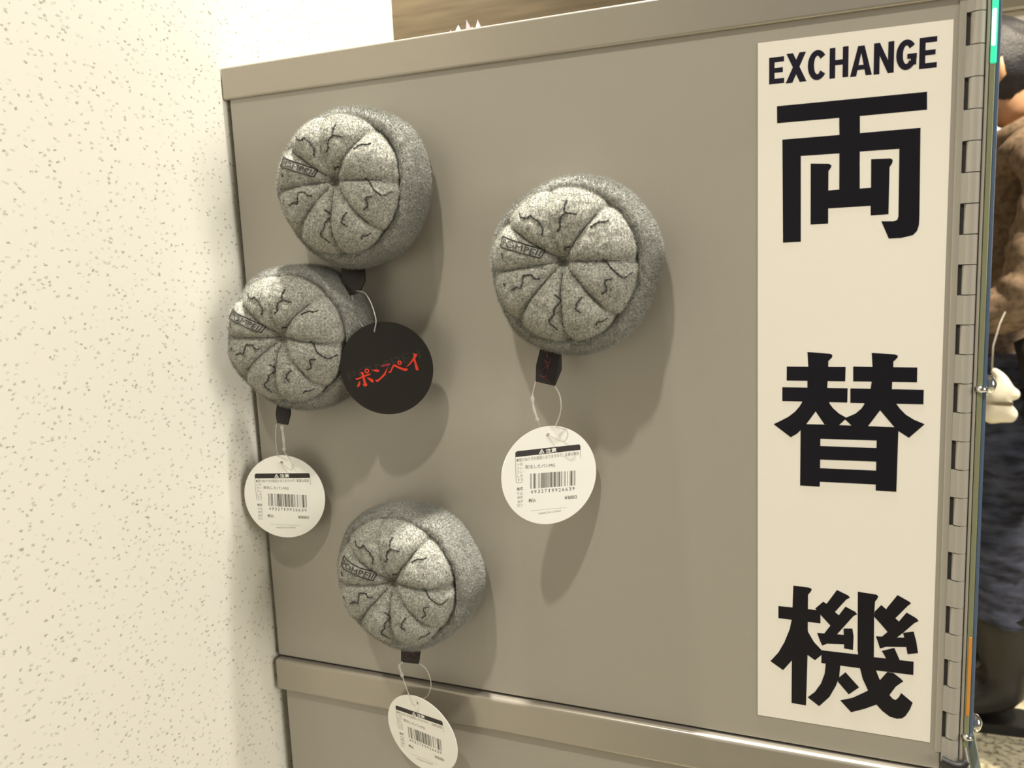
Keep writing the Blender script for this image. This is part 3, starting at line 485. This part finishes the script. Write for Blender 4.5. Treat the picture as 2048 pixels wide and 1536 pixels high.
    inv = (Matrix.Translation(t.location) @ t.rotation_quaternion.to_matrix().to_4x4() @ Matrix.Diagonal((scale,)*3+(1,))).inverted()
    V, Fc = [], []
    lp_ = smooth_line([inv @ Vector(p) for p in LOOPS[key][0]], 5)
    n = len(lp_); rr = [0.00032]*n
    if key in 'RLB':      # moulded clasp
        k0 = {'R': 12, 'L': 58, 'B': 6}[key]
        for i in range(n):
            dd = abs(i-k0)
            if dd < 7: rr[i] = max(rr[i], 0.0009-0.00008*dd)
            if dd in (5, 6): rr[i] = 0.0011
    o = link('nylon_loop', pyd(*tube(lp_, rr, 8)), M['loop'], t, True); tag(o, 'clear nylon loop')
    return t
build_tag('R', TAG_R, 'white round price tag beneath the plush magnet nearest the white sign strip')
build_tag('L', TAG_L, 'white round price tag hanging nearest the speckled wall')
build_tag('B', TAG_B, 'white round price tag with slanting header band, hanging in front of the stand rim')
build_tag('K', TAG_K, 'black round tag with slanting red lettering', 1.0, True)
# ---------------------------------------------------------------- crumpled scrap on the lid
rnd = random.Random(5); V, Fc = [], []
for i in range(9):
    x = 0.140+i*0.0028; h_ = (0.0025, 0.0035, 0.0025, 0.0055, 0.003, 0.0075, 0.0035, 0.0065, 0.002)[i]; n = len(V)
    V += [(x-.002, 0.008+rnd.uniform(-.002, .002), 0), (x+.0025, 0.006, 0), (x+.001, 0.016, 0), (x+rnd.uniform(-.001, .001), 0.009, h_)]
    Fc += [(n, n+1, n+3), (n+1, n+2, n+3), (n+2, n, n+3), (n, n+2, n+1)]
o = link('plastic_scrap', pyd(V, Fc), mat('pale_film', (0.80, 0.70, 0.75), 0.2, 0.0, Transmission_Weight=0.3)); o.location = (0, 0, 1.1672)
tag(o, 'small crumpled pale pink plastic scrap lying on the machine lid', 'scrap')
# ---------------------------------------------------------------- the person beyond the machine
def skin(name, verts, edges, radii, m, parent, lev=2, root=0):
    me = bpy.data.meshes.new('m'); me.from_pydata(verts, edges, []); o = bpy.data.objects.new(name, me); COL.objects.link(o)
    sk = o.modifiers.new('s', 'SKIN'); sk.use_smooth_shade = True
    for i, d in enumerate(me.skin_vertices[0].data):
        r_ = radii[i]; d.radius = r_ if isinstance(r_, tuple) else (r_, r_); d.use_root = (i == root)
    sb = o.modifiers.new('d', 'SUBSURF'); sb.levels = lev; sb.render_levels = lev
    dg = bpy.context.evaluated_depsgraph_get(); me2 = bpy.data.meshes.new_from_object(o.evaluated_get(dg)); bpy.data.objects.remove(o)
    me2.materials.clear(); n = link(name, me2, m, parent, True); return n
PX, PY = 0.63, 1.64
pe = empty('person', (PX, PY, 0)); tag(pe, 'person in a brown coat, dark jeans and black boots standing beyond the machine, head bowed', 'person')
sknm = mat('skin', (0.50, 0.28, 0.15), 0.5, 0.0, Subsurface_Weight=0.1)
coat = mat('brown_coat', (0.13, 0.085, 0.05), 0.9); mottle(coat, 90, (0.13, 0.09, 0.058), (0.30, 0.21, 0.135), 0.3, 0.7, 5)
jean = mat('dark_denim', (0.03, 0.035, 0.06), 0.9); mottle(jean, 22, (0.018, 0.021, 0.036), (0.085, 0.10, 0.17), 0.35, 0.7, 5, stretch=(1, 1, 3))
boot = mat('black_leather', (0.010, 0.010, 0.010), 0.4); hairm = mat('dark_hair', (0.016, 0.016, 0.020), 0.5); bump(hairm, 300, 0.6, 0.003)
scarf = mat('dark_knit', (0.016, 0.013, 0.014), 0.9)
# facing -X; local coordinates around the feet
def folds(o, amp, sc_, seed):
    for v in o.data.vertices:
        q = Vector((v.co.x*sc_*.6, v.co.y*sc_*.6, v.co.z*sc_*1.6+v.co.x*sc_*.8))
        v.co += v.normal*amp*(noise.noise(q+Vector((seed, 0, 0)))+.5*noise.noise(q*2.1+Vector((0, seed, 0))))
head = skin('head', [(0.0, 0.02, 1.27), (-0.03, 0.02, 1.33), (-0.065, 0.02, 1.385), (-0.075, 0.02, 1.43), (-0.12, 0.02, 1.355), (-0.165, 0.02, 1.375), (-0.14, 0.02, 1.315)],
     [(0, 1), (1, 2), (2, 3), (2, 4), (4, 5), (4, 6)], [0.052, 0.052, (0.088, 0.078), (0.062, 0.062), (0.062, 0.062), 0.014, 0.03], sknm, pe)
for s in (-1, 1):
    V, Fc = tube([(-0.155, 0.02+s*0.030, 1.388), (-0.163, 0.02+s*0.030, 1.388)], [0.012, 0.006], 10); link('eye', pyd(V, Fc), hairm, head, True)
    link('ear', pyd(*tube([(-0.065, 0.02+s*0.080, 1.345), (-0.052, 0.02+s*0.090, 1.365), (-0.055, 0.02+s*0.092, 1.39), (-0.07, 0.02+s*0.082, 1.395)], [.008, .011, .011, .006], 8)), sknm, head, True)
link('mouth', pyd(*tube([(-0.166, 0.0, 1.335), (-0.172, 0.02, 1.336), (-0.166, 0.04, 1.335)], [.003, .005, .003], 8)), mat('lips', (0.35, 0.12, 0.09), 0.5), head, True)
bm = bmesh.new(); bmesh.ops.create_uvsphere(bm, u_segments=48, v_segments=32, radius=1)
for v in bm.verts: v.co = Vector((-0.070+v.co.x*0.112, 0.02+v.co.y*0.100, 1.398+v.co.z*0.096))
bmesh.ops.delete(bm, geom=[v for v in bm.verts if v.co.x < -0.105 and v.co.z < 1.40 and abs(v.co.y-0.02) < 0.075], context='VERTS')
hr = link('hair', fin(bm), hairm, pe, True)
folds(hr, 0.006, 40, 3)
# coat: torso and both sleeves
cv = [(0.02, 0.02, 0.80), (0.03, 0.02, 0.98), (0.05, 0.02, 1.13), (0.035, 0.02, 1.225),
      (0.045, -0.10, 1.215), (0.04, -0.175, 1.13), (0.005, -0.20, 0.99), (-0.02, -0.20, 0.90), (-0.12, -0.18, 0.90), (-0.20, -0.15, 0.93),
      (0.045, 0.14, 1.215), (0.04, 0.215, 1.13), (0.005, 0.24, 0.99), (-0.02, 0.24, 0.90), (-0.12, 0.22, 0.90), (-0.20, 0.19, 0.93), (0.015, 0.02, 0.70)]
ce = [(0, 1), (1, 2), (2, 3), (3, 4), (4, 5), (5, 6), (6, 7), (7, 8), (8, 9), (3, 10), (10, 11), (11, 12), (12, 13), (13, 14), (14, 15), (0, 16)]
co_ = skin('coat', cv, ce, [(0.12, 0.16), (0.115, 0.15), (0.12, 0.16), (0.075, 0.09), 0.075, 0.068, 0.060, 0.058, 0.050, 0.042, 0.075, 0.068, 0.060, 0.058, 0.050, 0.042, (0.13, 0.165)], coat, pe, 3)
folds(co_, 0.012, 13, 1)
cl = link('collar', pyd(*tube([(0.01+0.070*math.cos(a), 0.02+0.085*math.sin(a), 1.262-0.035*math.cos(a+math.pi)*1.0) for a in np.linspace(0, 2*math.pi, 24, endpoint=False)], 0.024, 10, True)), coat, pe, True)
# hands: palm, four fingers and a thumb each
for s, y in ((1, -0.15), (-1, 0.19)):
    hv = [(-0.195, y, 0.93), (-0.235, y, 0.925), (-0.275, y, 0.92)]; he = [(0, 1), (1, 2)]; hrd = [(0.022, 0.026), (0.018, 0.034), (0.015, 0.036)]
    hand = skin('hand', hv, he, hrd, sknm, pe, 2)
    for k, (dy, L_) in enumerate(((-0.027, .060), (-0.009, .070), (0.009, .066), (0.026, .052))):
        link('finger', pyd(*tube(smooth_line([(-0.270, y+dy, 0.922), (-0.270-L_*.45, y+dy, 0.918), (-0.270-L_*.8, y+dy, 0.900), (-0.270-L_*.9, y+dy, 0.880)], 3), [0.0088]*9+[0.0055], 8)), sknm, hand, True)
    link('thumb', pyd(*tube([(-0.225, y+s*0.030, 0.915), (-0.250, y+s*0.048, 0.900), (-0.275, y+s*0.050, 0.888)], [.011, .010, .007], 8)), sknm, hand, True)
jv = [(0.0, 0.02, 0.76), (-0.01, -0.075, 0.70), (-0.02, -0.085, 0.42), (0.0, -0.085, 0.17), (-0.01, 0.115, 0.70), (-0.02, 0.125, 0.42), (0.0, 0.125, 0.17)]
jn = skin('jeans', jv, [(0, 1), (1, 2), (2, 3), (0, 4), (4, 5), (5, 6)], [(0.11, 0.14), 0.092, 0.070, 0.060, 0.092, 0.070, 0.060], jean, pe, 3); folds(jn, 0.010, 16, 7)
for y in (-0.085, 0.125):
    bt = skin('boot', [(0.0, y, 0.30), (0.0, y, 0.16), (0.005, y, 0.075), (-0.09, y, 0.055), (-0.17, y, 0.045)], [(0, 1), (1, 2), (2, 3), (3, 4)], [0.072, 0.060, (0.056, 0.062), (0.046, 0.055), (0.038, 0.045)], boot, pe)
    folds(bt, 0.005, 18, y)
    link('sole', pyd(*prism([(0.075+0*1, y-.04), (0.075, y+.04), (-.07, y+.05), (-.18, y+.042), (-.215, y), (-.18, y-.042), (-.07, y-.05)], 0.0, 0.022, lambda a, b, d: (a, b, d))), boot, bt)
link('scarf', pyd(*tube([(0.0, -0.20, 0.86), (0.03, -0.21, 0.80), (0.05, -0.18, 0.74), (0.03, -0.15, 0.68)], [.03, .045, .05, .03], 12)), scarf, pe, True)
# bag and charm
bg = empty('shoulder_bag', (PX+0.20, PY-0.30, 0.30)); tag(bg, 'dark maroon soft bag hanging at the hip of the person in the coat', 'bag')
bb = link('bag_body', boxm((-0.09, -0.05, 0.0), (0.13, 0.05, 0.36), 0.035, 4), mat('maroon_cloth', (0.022, 0.010, 0.012), 0.85), bg, True)
link('bag_strap', pyd(*tube(smooth_line([(-0.05, -0.02, 0.34), (-0.08, -0.03, 0.60), (-0.07, 0.03, 0.90), (-0.05, 0.10, 0.965), (0.0, 0.17, 0.9)], 5), 0.012, 8)), scarf, bg, True)
ch = empty('hanging_charm', (0.572, 1.355, 0.749)); tag(ch, 'small white figure charm hanging by the hip of the person in jeans', 'charm')
cb = skin('figure_body', [(0, 0, -0.018), (0.002, 0, 0.012), (0.004, 0, 0.040), (-0.012, 0, 0.058), (-0.028, 0, -0.034), (0.032, 0, -0.034), (-0.034, 0, 0.002), (0.036, 0, 0.010)],
     [(0, 1), (1, 2), (2, 3), (0, 4), (0, 5), (1, 6), (1, 7)], [0.023, 0.019, 0.013, 0.005, 0.016, 0.012, 0.008, 0.009], M['charm'], ch)
link('cord', pyd(*tube([(-0.012, 0, 0.058), (-0.012, 0.0, 0.10), (0.0, 0.02, 0.14), (0.014, 0.045, 0.168)], 0.0014, 6)), M['loop'], ch, True)
